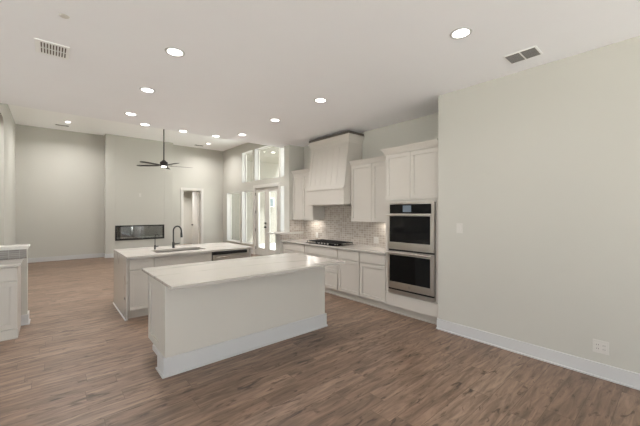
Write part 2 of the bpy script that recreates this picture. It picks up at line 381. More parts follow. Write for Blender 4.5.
# baseboards
def base(name, x0, x1, y0, y1, label, h=.137, top=True):
    b = B(); b.box(x0, x1, y0, y1, 0, h)
    return struct(b.build(name, 'trim', bevel=.004), label, 'baseboard')
def shoe(b, *a): b.box(*a)
b = B(); b.box(XW-.016, XW, YBACK, 2.14, 0, .137); b.box(XW-.016, XW+.05, 2.14, 2.152, 0, .137); b.box(XW-.03, XW-.016, YBACK, 2.155, 0, .018)
struct(b.build('baseboard_right', 'trim', bevel=.003), 'white baseboard along the right wall', 'baseboard')
b = B(); b.box(XL, 1.414, YF-.016, YF, 0, .14); b.box(1.398, 1.414, YBUMP, YF-.016, 0, .14); b.box(1.398, 3.566, YBUMP-.016, YBUMP, 0, .14)
b.box(3.55, 3.566, YBUMP, YF-.016, 0, .14); b.box(3.55, HX0-cw, YF-.016, YF, 0, .14); b.box(HX1+cw, XWIN, YF-.016, YF, 0, .14)
struct(b.build('baseboard_far', 'trim', bevel=.003), 'white baseboard along the far wall and chimney breast', 'baseboard')
b = B(); b.box(XWIN-.016, XWIN, YE+.2, 8.58, 0, .14); b.box(XWIN-.016, XWIN, 10.35, YF-.016, 0, .14)
struct(b.build('baseboard_windows', 'trim', bevel=.003), 'white baseboard under the tall windows', 'baseboard')
b = B(); b.box(XL, XL+.016, AY1, YF-.016, 0, .14); b.box(XL, XL+.016, YE+.216, AY0, 0, .14); b.box(-2.46, -2.444, YE+.2, YF, 0, .14)
struct(b.build('baseboard_left', 'trim', bevel=.003), 'white baseboard on the left living room wall', 'baseboard')
b = B(); b.box(-.30, -.224, YE-.016, YE, 0, .14); b.box(-.24, -.224, YE, YE+.216, 0, .14); b.box(XL, -.24, YE+.2, YE+.216, 0, .14)
b.box(-.30, -.212, YE-.028, YE-.016, 0, .018); b.box(-.224, -.212, YE-.016, YE+.216, 0, .018)
struct(b.build('baseboard_low_wall', 'trim', bevel=.003), 'white baseboard wrapping the left low wall end', 'baseboard')
b = B(); b.box(3.899, 3.915, YE, YE+.216, 0, .14); b.box(3.915, XWIN-.016, YE+.2, YE+.216, 0, .14)
struct(b.build('baseboard_end', 'trim', bevel=.003), 'white baseboard around the kitchen end wall', 'baseboard')
# caps
b = B(); b.box(XL, -.215, YE-.045, YE+.235, 1.062, 1.09); b.box(XL, -.228, YE-.025, YE+.215, 1.04, 1.062)
struct(b.build('trim_2', 'case', bevel=.005), 'white ledge cap on the left low wall', 'trim')
b = B(); b.box(3.70, 4.20, YE-.04, YE+.235, 1.062, 1.09); b.box(3.89, 4.16, YE-.02, YE+.215, 1.04, 1.062)
struct(b.build('trim_3', 'case', bevel=.005), 'white ledge cap on low wall at end of cooktop counter', 'trim')

# ------------------------------------------------------------------ outdoors
struct(B().box(XWIN+.2, 10.4, 4.0, 13.6, -.14, -.02).build('ground_patio', 'concrete'), 'concrete patio slab', 'patio')
struct(B().box(XWIN+.2, 8.9, 6.4, 13.9, 3.98, 4.12).build('ceiling_patio', 'soffit'), 'beige patio soffit', 'ceiling')
struct(B().box(XWIN+.2, 10.4, 13.5, 13.7, -.14, 3.98).build('wall_patio', 'stucco'), 'beige stucco wall at end of the patio', 'wall')
b = B(); b.box(-40, 40, 16.2, 45, -.2, -.15); b.box(10.4, 40, -20, 16.2, -.2, -.15); b.box(-40, -4.8, -20, 16.2, -.2, -.15); b.box(-4.8, 10.4, -30, -4.0, -.2, -.15)
struct(b.build('ground_bounce', 'bounceground'), 'unseen pale ground around the house, lightened to bounce light onto the ceilings', 'ground')
t = thing('patio_wall_window', 'small grey-blue window on the beige patio wall seen through patio door glass', 'window', (8.3, 13.5, 1.85))
B().box(8.07, 8.53, 13.455, 13.5, 1.8, 2.26).build('window_frame', 'case', t, bevel=.004)
B().box(8.11, 8.49, 13.445, 13.46, 1.84, 2.22).build('pane', 'doorgrey', t)

# ------------------------------------------------------------------ cabinet helpers
def shaker(b, face, u0, u1, v0, v1, w, t=.02, rail=.058, rec=.013):
    """face 'x-': outward -X, u=Y, w = outer plane X ; 'y-': outward -Y, u=X, w = outer plane Y; 'x-e' same as x-"""
    def bx(a, c, d, e, w0, w1):
        if face == 'x-': b.box(w0, w1, a, c, d, e)
        else: b.box(a, c, w0, w1, d, e)
    if u1-u0 < 3*rail or v1-v0 < .2: rail = min(rail, .045)
    bx(u0, u1, v0, v0+rail, w, w+t); bx(u0, u1, v1-rail, v1, w, w+t)
    bx(u0, u0+rail, v0+rail, v1-rail, w, w+t); bx(u1-rail, u1, v0+rail, v1-rail, w, w+t)
    bx(u0+rail, u1-rail, v0+rail, v1-rail, w+rec, w+t)
def slab(b, face, u0, u1, v0, v1, w, t=.02):
    if face == 'x-': b.box(w, w+t, u0, u1, v0, v1)
    else: b.box(u0, u1, w, w+t, v0, v1)
G = .012
def base_cab(name, label, face, u0, u1, w, depth, fronts, z0=.11, z1=.884, toe=.075, mat='cab', group=None, toelab=True, tx0=None, tx1=None):
    """fronts: list of (kind, v0, v1, n)"""
    wf = w+.021
    loc = (w+depth/2, (u0+u1)/2, 0) if face == 'x-' else ((u0+u1)/2, w+depth/2, 0)
    e = thing(name, label, 'cabinet', loc, group)
    b = B()
    if face == 'x-': b.box(wf, w+depth, u0, u1, z0, z1)
    else: b.box(u0, u1, wf, w+depth, z0, z1)
    b.build('cabinet_body', mat, e)
    b = B()
    if face == 'x-': b.box(w+toe, w+depth, u0, u1, 0, z0); b.box(w+toe-.014, w+toe, u0, u1, 0, .02)
    else: b.box(u0, u1, w+toe, w+depth, 0, z0); b.box(u0, u1, w+toe-.014, w+toe, 0, .02)
    b.build('toe_kick', mat, e)
    for (kind, v0, v1, n) in fronts:
        wd = (u1-u0-2*G)/n
        for i in range(n):
            a, c = u0+G+i*wd+(.004 if i else 0), u0+G+(i+1)*wd-(.004 if i < n-1 else 0)
            b = B()
            (shaker if kind == 'door' or (v1-v0) > .19 else slab)(b, face, a, c, v0, v1, w)
            b.build('door' if kind == 'door' else 'drawer', mat, e, bevel=.0025)
    return e
XF = 3.975
YO0, YO1 = 2.15, 3.045
# base cabinets on the cooktop wall
DD = [('drawer', .715, .872, 1), ('door', .125, .695, 1)]
base_cab('base_cabinet', 'white base cabinet with one drawer and one door, next to the oven cabinet', 'x-', YO1, 3.60, XF, .60, DD, group='white base cabinets under the cooktop counter')
base_cab('base_cabinet', 'white base cabinet with one drawer and one door, second from oven cabinet', 'x-', 3.60, 4.13, XF, .60, DD, group='white base cabinets under the cooktop counter')
base_cab('drawer_cabinet', 'white three-drawer base cabinet below the gas cooktop', 'x-', 4.13, 5.11, XF, .60, [('drawer', .715, .872, 1), ('drawer', .43, .695, 1), ('drawer', .125, .41, 1)])
base_cab('base_cabinet', 'white base cabinet at the far end of the cooktop counter', 'x-', 5.11, YE-.005, XF, .60, [('drawer', .715, .872, 1), ('door', .125, .695, 2)], group='white base cabinets under the cooktop counter')
tag(B().box(3.945, XB-.001, YO1+.002, YE-.002, .885, .914).build('countertop', 'quartz', bevel=.003, loc=(4.26, 4.48, .885)), 'white quartz countertop running along wall under the cooktop', 'countertop')
# tall oven cabinet
oc = thing('oven_cabinet', 'tall white cabinet housing the double wall oven', 'cabinet', (4.27, 2.6, 0))
XO = 3.955
b = B(); b.box(XO+.021, XB-.005, YO0, YO1, .11, .328); b.box(XO+.021, XB-.005, YO0, 2.211, .328, 1.695); b.box(XO+.021, XB-.005, 2.976, YO1, .328, 1.695); b.box(XO+.021, XB-.005, YO0, YO1, 1.695, 2.45)
b.box(4.3, XB-.005, 2.211, 2.976, .328, 1.695)
b.build('cabinet_body', 'cab', oc)
b = B(); b.box(XO+.085, XB-.01, YO0, YO1, 0, .11); b.box(XO+.071, XO+.085, YO0, YO1, 0, .02); b.build('toe_kick', 'cab', oc)
B().box(XO, XO+.02, YO0+.01, YO1-.01, .125, .315).build('drawer', 'cab', oc, bevel=.0025)
for a, c in ((YO0+.012, 2.595), (2.60, YO1-.012)):
    b = B(); shaker(b, 'x-', a, c, 1.735, 2.425, XO); b.build('door', 'cab', oc, bevel=.0025)
def crown(b, x0, x1, y0, y1, z0, z1, out, left=True, right=True):
    """sloped moulding around front (-X) and the two Y ends"""
    n = 5
    for k in range(n):
        a = k/n; c = (k+1)/n
        o = out*(a+c)/2*1.0
        o = out*(.15+.85*((k+.5)/n)**.8)
        b.box(x0-o, x1, y0-(o if right else 0), y1+(o if left else 0), z0+(z1-z0)*a, z0+(z1-z0)*c)
def crown_prism(b, x0, x1, y0, y1, z0, z1, out, l=1, r=1):
    prof = [(0, 0), (.18, 0), (.18, .12), (.45, .45), (.85, .80), (1, .86), (1, 1)]
    rings = []
    for (o, h) in prof:
        o *= out; z = z0+(z1-z0)*h
        rings.append([b.bm.verts.new(p) for p in ((x0-o, y0-o*r, z), (x1, y0-o*r, z), (x1, y1+o*l, z), (x0-o, y1+o*l, z))])
    for A, C in zip(rings, rings[1:]):
        for k in range(4): b.bm.faces.new((A[k], A[(k+1) % 4], C[(k+1) % 4], C[k]))
    b.bm.faces.new(rings[0][::-1]); b.bm.faces.new(rings[-1])
b = B(); crown_prism(b, XO+.01, XB-.005, YO0, YO1, 2.43, 2.53, .06, 1, 0); b.build('crown_moulding', 'cab', oc)
# upper cabinets
XU = 4.25
def upper(name, label, y0, y1, nd, l, r):
    e = thing(name, label, 'cabinet', (4.41, (y0+y1)/2, 1.375), 'white upper cabinets beside the hood')
    B().box(XU+.021, XB-.002, y0, y1, 1.385, 2.42).build('cabinet_body', 'cab', e)
    w = (y1-y0-.01)/nd
    for i in range(nd):
        b = B(); shaker(b, 'x-', y0+.005+i*w+.004, y0+.005+(i+1)*w-.004, 1.375, 2.40, XU); b.build('door', 'cab', e, bevel=.0025)
    b = B(); crown_prism(b, XU+.005, XB-.002, y0, y1, 2.405, 2.49, .045, l, r); b.build('crown_moulding', 'cab', e)
upper('upper_cabinet', 'white two-door upper cabinet between hood and oven cabinet', YO1+.002, 4.065, 2, 0, 0)
upper('upper_cabinet', 'white two-door upper cabinet left of the hood at the end wall', 5.165, YE-.004, 2, 0, 0)
# hood
hd = thing('range_hood', 'tall white tapered wooden range hood rising to the ceiling', 'range hood', (4.33, 4.62, 1.68))
hy0, hy1 = 4.07, 5.16
B().box(4.07, XB-.001, hy0, hy1, 1.69, 1.98).build('apron', 'cab', hd, bevel=.003)
b = B(); b.box(4.052, XB-.003, hy0-.001, hy1+.001, 1.975, 1.995); b.box(4.06, XB-.003, hy0-.0005, hy1+.0005, 1.995, 2.012); b.build('band_moulding', 'cab', hd, bevel=.003)
def hx(z):
    t = (z-2.01)/(2.87-2.01); return 4.082+.118*(t**.85)
zs = [2.01+.86*k/12 for k in range(13)]
prof = [(hx(z)+.012, z) for z in zs]
B().prism(prof+[(XB-.003, 2.87), (XB-.003, 2.01)], 'y', hy0, hy1).build('hood_body', 'cab', hd)
def strip(b, ya, yb, za, zb, off):
    zz = [za+(zb-za)*k/10 for k in range(11)]
    b.prism([(hx(z)+off, z) for z in zz]+[(hx(z)+.02, z) for z in zz[::-1]], 'y', ya, yb)
b = B(); strip(b, hy0, hy0+.075, 2.01, 2.87, 0); strip(b, hy1-.075, hy1, 2.01, 2.87, 0); strip(b, hy0+.075, hy1-.075, 2.01, 2.06, 0); strip(b, hy0+.075, hy1-.075, 2.80, 2.87, 0)
b.build('front_frame', 'cab', hd, bevel=.002)
b = B(); n = 6; w = (hy1-hy0-.15)/n
for i in range(n): strip(b, hy0+.075+i*w+.003, hy0+.075+(i+1)*w-.003, 2.06, 2.80, .007)
b.build('front_planks', 'cab', hd, bevel=.002)
b = B(); crown_prism(b, 4.205, XB-.003, hy0, hy1, 2.86, 3.0, .06, 1, 1)
b.build('crown_moulding', 'cab', hd)
B().box(4.165, XB-.004, hy0-.045, hy1+.045, 3.0, 3.05).build('gap_shade_strip', 'gapshade', hd)['label'] = 'dark strip painted as the shade above the crown'  # dark strip added over the crown as painted shade
b = B(); b.box(4.14, 4.52, hy0+.06, hy1-.06, 1.672, 1.69); b.build('vent_insert', 'steel', hd)
b = B(); b.cyl((4.18, hy0+.16, 1.668), .022, .008); b.build('hood_lamp', 'nickel', hd)
# backsplash (long wall, end wall)
struct(B().box(XB-.009, XB, YO1, YE, .914, 1.70).build('wall_backsplash', 'tileY'), 'grey beige stacked mosaic backsplash behind the cooktop', 'backsplash')
struct(B().box(3.915, XB-.009, YE-.009, YE, .914, 1.04).build('wall_backsplash_end', 'tileX'), 'mosaic strip under the ledge on the kitchen end wall', 'backsplash')
struct(B().box(4.17, XB-.009, YE-.009, YE, 1.09, 1.375).build('wall_backsplash_corner', 'tileX'), 'mosaic tile on end wall below upper cabinet', 'backsplash')
struct(B().box(XL, -.245, YE-.009, YE, .914, 1.04).build('wall_backsplash_low', 'tileL'), 'mosaic strip on the left low wall', 'backsplash')
# cooktop
ck = thing('gas_cooktop', 'black gas cooktop with cast iron grates on the wall countertop', 'cooktop', (4.28, 4.66, .914))
cy0, cy1, cx0, cx1 = 4.22, 5.13, 4.02, 4.50
B().box(cx0, cx1, cy0, cy1, .9142, .924).build('cooktop_plate', 'blackglass', ck, bevel=.003)
for (x, y, r) in ((4.37, 4.37, .042), (4.17, 4.37, .035), (4.32, 4.675, .055), (4.37, 4.98, .042), (4.17, 4.98, .035)):
    bu = B().cyl((x, y, .929), r, .012).build('burner', 'steel', ck, smooth=True)
    B().cyl((x, y, .939), r*.8, .01).build('burner_cap', 'iron', bu, smooth=True)
for i in range(3):
    a = cy0+.015+i*.298; c = a+.286
    b = B(); th = .012; z = .962
    for x in (cx0+.025, cx1-.03): b.box(x, x+th, a, c, z-.014, z)
    for y in (a, c-th): b.box(cx0+.025, cx1-.018, y, y+th, z-.014, z)
    for y in ((a+c)/2-th/2, (a*.75+c*.25), (a*.25+c*.75)): b.box(cx0+.03, cx1-.03, y-th/3, y+th*.67, z-.012, z)
    for x in (cx0+.15, cx0+.35): b.box(x, x+th, a, c, z-.012, z)
    for x in (cx0+.025, cx1-.03):
        for y in (a, c-th): b.box(x, x+th, y, y+th, .924, z-.01)
    b.build('grate', 'iron', ck, bevel=.002)
for i in range(5):
    k = B().cyl((cx0+.0, 4.50+i*.087, .936), .019, .026, r2=.016); k.build('knob', 'steel', ck, smooth=True)
ck_knob_shift = [c for c in ck.children if c.name.startswith('knob')]
for c in ck_knob_shift: c.location.x += .045
for g in [c for c in ck.children if c.name.startswith('grate')][1:2]: pass

# double oven
ov = thing('double_wall_oven', 'stainless double wall oven with black glass doors built into tall cabinet', 'oven', (4.1, 2.6, .33))
oy0, oy1 = 2.212, 2.975
XV = 3.93
B().box(XV+.03, 4.28, oy0+.01, oy1-.01, .335, 1.685).build('oven_body', 'steel', ov)
b = B(); b.box(XV+.012, XV+.03, oy0, oy1, 1.665, 1.69); b.box(XV+.012, XV+.03, oy0, oy0+.045, 1.525, 1.665); b.box(XV+.012, XV+.03, oy1-.03, oy1, 1.525, 1.665)
b.build('control_trim', 'steel', ov, bevel=.002)
cp = B().box(XV+.010, XV+.029, oy0+.045, oy1-.03, 1.528, 1.663).build('control_panel', 'blackglass', ov, bevel=.002)
B().box(XV+.008, XV+.0105, 2.57, 2.71, 1.55, 1.645).build('display', 'screen', cp)['label'] = 'pale grey display screen'
def oven_door(z0, z1, gz0, gz1, hz, badge):
    b = B(); s0, s1 = .055, .035
    b.box(XV, XV+.035, oy0, oy0+s0, z0, z1); b.box(XV, XV+.035, oy1-s1, oy1, z0, z1)
    b.box(XV, XV+.035, oy0+s0, oy1-s1, z0, gz0); b.box(XV, XV+.035, oy0+s0, oy1-s1, gz1, z1)
    d = b.build('oven_door', 'steel', ov, bevel=.002)
    B().box(XV-.001, XV+.03, oy0+s0, oy1-s1, gz0, gz1).build('door_glass', 'blackglass', d)
    b = B(); b.tube([(XV-.045, oy0+.02, hz), (XV-.045, oy1-.02, hz)], .0125)
    for y in (oy0+.05, oy1-.05): b.tube([(XV-.045, y, hz), (XV+.005, y, hz)], .009)
    b.build('handle', 'steel', d, smooth=True)
    if badge:
        B().cyl((XV-.003, (oy0+oy1)/2, (z0+gz0)/2), .02, .004, 'x', 24).build('badge', 'nickel', d)['label'] = 'small round emblem badge'
oven_door(.992, 1.518, 1.10, 1.487, 1.505, False)
oven_door(.405, .965, .505, .905, .945, True)
for z_a, z_b in ((.377, .404), (.966, .991)): B().box(XV+.018, XV+.0295, oy0+.004, oy1-.004, z_a, z_b).build('vent_and_gap_strip', 'black', ov)  # lower strip is the slot, upper one blackens the gap between doors
B().box(XV+.004, XV+.03, oy0, oy1, .332, .377).build('bottom_trim', 'steel', ov, bevel=.002)

# ------------------------------------------------------------------ front island
isl = thing('kitchen_island', 'off-white front island body with tall baseboard and shaker side panel', 'kitchen island', (1.83, 3.5, 0))
ix0, ix1, iy0, iy1 = .82, 2.832, 3.19, 3.85
B().box(ix0, ix1, iy0, 3.42, 0, .884).build('seating_wall', 'island', isl, bevel=.003)
B().box(ix0+.02, ix1-.02, 3.42, iy1, .17, .884).build('cabinet_body', 'island', isl)
for (xa, xs) in ((ix0, 1), (ix1, -1)):
    b = B(); xb = xa+.02*xs; lo, hi = min(xa, xb), max(xa, xb); xc = xa+.015*xs; lo2, hi2 = min(xc, xb), max(xc, xb)
    y0, y1, z0, z1, r = 3.421, iy1, .17, .884, .07
    b.box(lo, hi, y0, y1, z0, z0+r); b.box(lo, hi, y0, y1, z1-.1, z1); b.box(lo, hi, y1-r, y1, z0+r, z1-.1)
    b.box(lo2, hi2, y0, y1-r, z0+r, z1-.1)
    b.build('side_panel', 'island', isl, bevel=.002)
b = B(); b.box(ix0+.09, ix1-.09, 3.42, iy1-.05, 0, .17); b.build('toe_kick', 'island', isl)
bh = .175
b = B(); b.box(ix0-.018, ix1+.018, iy0-.018, iy0, 0, bh); b.box(ix0-.018, ix0, iy0, 3.40, 0, bh); b.box(ix1, ix1+.018, iy0, 3.40, 0, bh)
b.box(ix0-.03, ix1+.03, iy0-.03, iy0-.018, 0, .02); b.box(ix0-.03, ix0-.018, iy0-.018, 3.41, 0, .02); b.box(ix1+.018, ix1+.03, iy0-.018, 3.41, 0, .02)
b.build('baseboard', 'trim', isl, bevel=.003)
for xa, xb in ((ix0-.01, ix0+.02), (ix1-.02, ix1+.01)): B().box(xa, xb, 3.421, 3.62, .115, .17).build('foot_moulding', 'trim', isl, bevel=.003)
for i in range(4):
    w = (ix1-ix0-.06)/4; a = ix0+.03+i*w
    b = B(); xx0, xx1 = a+.003, a+w-.003
    b.box(xx0, xx1, iy1, iy1+.02, .185, .255); b.box(xx0, xx1, iy1, iy1+.02, .80, .87); b.box(xx0, xx0+.06, iy1, iy1+.02, .255, .80); b.box(xx1-.06, xx1, iy1, iy1+.02, .255, .80); b.box(xx0+.06, xx1-.06, iy1, iy1+.011, .255, .80)
    b.build('door', 'island', isl, bevel=.002)
tag(B().box(.785, 2.885, 2.85, 4.0, .885, .914).build('countertop', 'quartz', bevel=.003, loc=(1.83, 3.42, .885)), 'long white veined quartz slab on the front island', 'countertop')

# ------------------------------------------------------------------ sink island
sx0, sx1, sy0, sy1 = .82, 2.80, 5.13, 6.33
ct = thing('countertop', 'white quartz counter with waterfall end on the sink island', 'countertop', (1.8, 5.73, .885))
kx0, kx1, ky0, ky1 = 1.26, 2.05, 5.36, 5.78
b = B(); b.box(sx0, kx0, sy0, sy1, .885, .914); b.box(kx1, sx1, sy0, sy1, .885, .914); b.box(kx0, kx1, sy0, ky0, .885, .914); b.box(kx0, kx1, ky1, sy1, .885, .914)
b.build('slab', 'quartz', ct)
wf = B().box(sx0, sx0+.03, 5.19, sy1, 0, .885).build('waterfall_panel', 'quartz', ct, bevel=.002)
B().box(sx1-.03, sx1, 5.19, sy1, 0, .885).build('waterfall_panel', 'quartz', ct, bevel=.002)
b = B().box(sx0-.012, sx0, 5.19, sy1, 0, .018); b.build('shoe_moulding', 'trim', ct)
B().cyl((sx0-.004, 5.27, .30), .018, .008, 'x', 20).build('round_cap', 'gunmetal', wf, smooth=True)['label'] = 'small grey round cap'
GS = 'white cabinets of the sink island'
base_cab('sink_island_cabinet', 'white narrow drawer and door cabinet next to the waterfall end', 'y-', sx0+.032, 1.18, 5.21, .62, [('drawer', .715, .868, 1), ('door', .125, .695, 1)], group=GS)
# sink cabinet without top so that the basin fits
e = thing('sink_cabinet', 'white sink base cabinet with wide false drawer front', 'cabinet', (1.63, 5.52, 0), GS)
b = B(); b.box(1.181, 2.08, 5.231, 5.83, .11, .60); b.box(1.181, 1.24, 5.231, 5.83, .60, .884); b.box(2.062, 2.08, 5.231, 5.83, .60, .884); b.box(1.24, 2.062, 5.231, 5.33, .60, .884)
b.build('cabinet_body', 'cab', e)
b = B(); b.box(1.181, 2.08, 5.285, 5.83, 0, .11); b.box(1.181, 2.08, 5.271, 5.285, 0, .02); b.build('toe_kick', 'cab', e)
B().box(1.193, 2.068, 5.21, 5.23, .715, .868).build('drawer_front', 'cab', e, bevel=.0025)
for a, c in ((1.193, 1.628), (1.632, 2.068)):
    b = B(); shaker(b, 'y-', a, c, .125, .695, 5.21); b.build('door', 'cab', e, bevel=.0025)
# back panel of the sink island
tag(B().box(sx0+.032, sx1-.032, 5.90, 6.0, 0, .884).build('back_panel', 'island', loc=(1.8, 5.95, 0)), 'white back panel on living room side of the sink island', 'panel')
# sink
sk = thing('sink', 'undermount stainless sink basin in the sink island counter', 'sink', (1.655, 5.57, .68))
b = B(); z0, z1, t = .68, .884, .008
b.box(kx0-.01, kx1+.01, ky0-.01, ky1+.01, z0, z0+t)
b.box(kx0-.01, kx0-.002, ky0-.01, ky1+.01, z0+t, z1); b.box(kx1+.002, kx1+.01, ky0-.01, ky1+.01, z0+t, z1)
b.box(kx0-.002, kx1+.002, ky0-.01, ky0-.002, z0+t, z1); b.box(kx0-.002, kx1+.002, ky1+.002, ky1+.01, z0+t, z1)
b.build('basin', 'sinksteel', sk)
B().cyl((1.66, 5.6, z0+t+.002), .045, .006).build('drain', 'nickel', sk, smooth=True)
# dishwasher
dw = thing('dishwasher', 'stainless dishwasher with dark control strip in the sink island', 'dishwasher', (2.4, 5.5, 0))
dx0, dx1 = 2.09, 2.725
B().box(dx0, dx1, 5.235, 5.82, .1, .88).build('dishwasher_body', 'gunmetal', dw)
B().box(dx0, dx1, 5.28, 5.80, 0, .1).build('toe_kick', 'black', dw)
B().box(dx0, dx1, 5.205, 5.234, .818, .868).build('control_strip', 'black', dw, bevel=.003)
B().box(dx0, dx1, 5.205, 5.234, .115, .814).build('front_panel', 'steel', dw, bevel=.003)
b = B(); b.tube([(dx0+.03, 5.165, .78), (dx1-.03, 5.165, .78)], .012)
for x in (dx0+.07, dx1-.07): b.tube([(x, 5.165, .78), (x, 5.21, .78)], .009)
b.build('handle', 'steel', dw, smooth=True)
tag(B().box(dx1+.002, sx1-.032, 5.21, 5.82, 0, .884).build('filler_panel', 'cab', loc=(2.75, 5.5, 0)), 'white filler strip between dishwasher and right counter end', 'panel')
# faucets
def arc(cx, z, r, y, a0, a1, n=16, dirx=1, diry=0):
    return [(cx+dirx*r*math.cos(a0+(a1-a0)*k/n), y+diry*r*math.cos(a0+(a1-a0)*k/n), z+r*math.sin(a0+(a1-a0)*k/n)) for k in range(n+1)]
fx, fy = 1.655, 5.90
fa = thing('kitchen_faucet', 'tall matte black gooseneck faucet behind the sink', 'faucet', (fx, fy, .914))
b = B(); b.cyl((fx, fy, .919), .028, .01); b.tube([(fx, fy, .914), (fx, fy, 1.02)], .021); b.build('faucet_base', 'black', fa, smooth=True)
# spout arcs towards the basin (-Y and +X)
dxn, dyn = .55, -.835; r = .085
path = [(fx, fy, 1.0), (fx, fy, 1.14), (fx, fy, 1.215)]+[(fx+dxn*(r-r*math.cos(t)), fy+dyn*(r-r*math.cos(t)), 1.215+r*math.sin(t)) for t in [PI*k/14 for k in range(1, 15)]]
path.append((fx+dxn*2*r, fy+dyn*2*r, 1.19))
B().tube(path, .0125).build('spout', 'black', fa, smooth=True)
B().tube([(fx+dxn*2*r, fy+dyn*2*r, 1.20), (fx+dxn*2*r, fy+dyn*2*r, 1.165), (fx+dxn*2.04*r, fy+dyn*2.04*r, 1.105)], [.0135, .018, .019]).build('spray_head', 'black', fa, smooth=True)
B().tube([(fx, fy, .985), (fx+.035, fy-.015, .985), (fx+.10, fy-.04, .998)], [.012, .011, .007]).build('lever_handle', 'black', fa, smooth=True)
gx, gy = 1.36, 5.90
fb = thing('water_tap', 'small slim black filtered water tap left of the gooseneck faucet', 'faucet', (gx, gy, .914))
b = B(); b.cyl((gx, gy, .918), .02, .008); b.tube([(gx, gy, .914), (gx, gy, .985)], .014); b.build('tap_base', 'black', fb, smooth=True)
r = .045
path = [(gx, gy, .97), (gx, gy, 1.12)]+[(gx+dxn*(r-r*math.cos(t)), gy+dyn*(r-r*math.cos(t)), 1.12+r*math.sin(t)) for t in [PI*k/12*.9 for k in range(1, 13)]]
B().tube(path, .006).build('spout', 'black', fb, smooth=True)
B().tube([(gx, gy, .96), (gx+.05, gy-.02, .968)], [.008, .006]).build('lever_handle', 'black', fb, smooth=True)

# ------------------------------------------------------------------ left base cabinet and counter
base_cab('base_cabinet', 'white base cabinet at left edge in front of the low wall', 'y-', -.90, -.30, 5.36, .553, [('drawer', .715, .868, 1), ('door', .125, .695, 1)], toe=.0, group='white cabinets on the left')
base_cab('base_cabinet', 'white base cabinet beyond the left edge cabinet', 'y-', -1.50, -.902, 5.36, .553, [('drawer', .715, .868, 1), ('door', .125, .695, 1)], toe=.0, group='white cabinets on the left')
tag(B().box(-1.50, -.27, 5.325, YE-.01, .885, .914).build('countertop', 'quartz', bevel=.003, loc=(-.9, 5.6, .885)), 'white quartz countertop on the left cabinet against low tiled wall', 'countertop')

# ------------------------------------------------------------------ fireplace
fp = thing('linear_fireplace', 'long black-framed linear fireplace set in the chimney breast', 'fireplace', (2.46, YBUMP, FZ0))
b = B(); t = .045; y0, y1 = YBUMP-.02, YBUMP+.012
b.box(FX0-.005, FX1+.005, y0, y1, FZ0-.005, FZ0+t); b.box(FX0-.005, FX1+.005, y0, y1, FZ1-t, FZ1+.005); b.box(FX0-.005, FX0+t, y0, y1, FZ0+t, FZ1-t); b.box(FX1-t, FX1+.005, y0, y1, FZ0+t, FZ1-t)
b.build('frame', 'black', fp, bevel=.003)
b = B(); b.box(FX0+.005, FX1-.005, YBUMP+.27, YBUMP+.28, FZ0+.01, FZ1-.01); b.box(FX0+.003, FX0+.012, YBUMP+.012, YBUMP+.27, FZ0+.01, FZ1-.01); b.box(FX1-.012, FX1-.003, YBUMP+.012, YBUMP+.27, FZ0+.01, FZ1-.01)
b.box(FX0+.012, FX1-.012, YBUMP+.012, YBUMP+.27, FZ0+.005, FZ0+.052); b.box(FX0+.012, FX1-.012, YBUMP+.012, YBUMP+.27, FZ1-.02, FZ1-.005)
b.build('firebox', 'gunmetal', fp)
B().box(FX0+t, FX1-t, YBUMP-.004, YBUMP+.002, FZ0+t, FZ1-t).build('glass_pane', 'fireglass', fp)
b = B()
for i in range(420):
    r = random.uniform(.012, .024)
    m = Matrix.Translation((random.uniform(FX0+.04, FX1-.04), random.uniform(YBUMP+.03, YBUMP+.2), FZ0+.05+r*.6+random.uniform(0, .03))) @ Matrix.Rotation(random.random()*3, 4, 'Z') @ Matrix.Diagonal((1, random.uniform(.7, 1), .7, 1))
    bmesh.ops.create_icosphere(b.bm, subdivisions=1, radius=r, matrix=m)
o = b.build('fire_stones', 'stone', fp); o['kind'] = 'stuff'

# ------------------------------------------------------------------ ceiling fan
cx, cy, cz = 2.44, 9.6, 2.86
fn = thing('ceiling_fan', 'dark bronze five-blade ceiling fan on a long downrod in the living room', 'ceiling fan', (cx, cy, cz))
B().cyl((cx, cy, HL-.03), .045, .06, r2=.07).build('canopy', 'bronze', fn, smooth=True)
B().cyl((cx, cy, (HL-.05+cz+.14)/2), .016, HL-.05-cz-.14).build('downrod', 'bronze', fn, smooth=True)
b = B(); b.cyl((cx, cy, cz+.04), .10, .12); b.cyl((cx, cy, cz+.125), .085, .05, r2=.035); b.build('motor_housing', 'bronze', fn, smooth=True)
b = B(); b.cyl((cx, cy, cz-.033), .055, .026, r2=.065); b.build('light_kit', 'lamp', fn, smooth=True)['label'] = 'small white light lens'
for k in range(5):
    ang = math.radians(179+72*k)    # angle in (camera right, camera forward) frame turned to world
    l, d = math.cos(ang), math.sin(ang)
    wx, wy = l*math.cos(YAW)+d*math.sin(YAW), -l*math.sin(YAW)+d*math.cos(YAW)
    th = math.atan2(wy, wx)
    R = Matrix.Translation((cx, cy, cz)) @ Matrix.Rotation(th, 4, 'Z') @ Matrix.Rotation(math.radians(7), 4, 'X')
    b = B(); pts = [(.16, -.035), (.22, -.055), (.5, -.07), (.72, -.065), (.765, -.03), (.765, .03), (.72, .065), (.5, .07), (.22, .055), (.16, .035)]
    b.prism(pts, 'z', -.004, .004); bmesh.ops.transform(b.bm, matrix=R, verts=b.bm.verts[:])
    bl = b.build('blade', 'bronze', fn)
    b = B(); b.box(.08, .22, -.018, .018, .004, .012); bmesh.ops.transform(b.bm, matrix=R, verts=b.bm.verts[:]); b.build('blade_arm', 'bronze', bl)

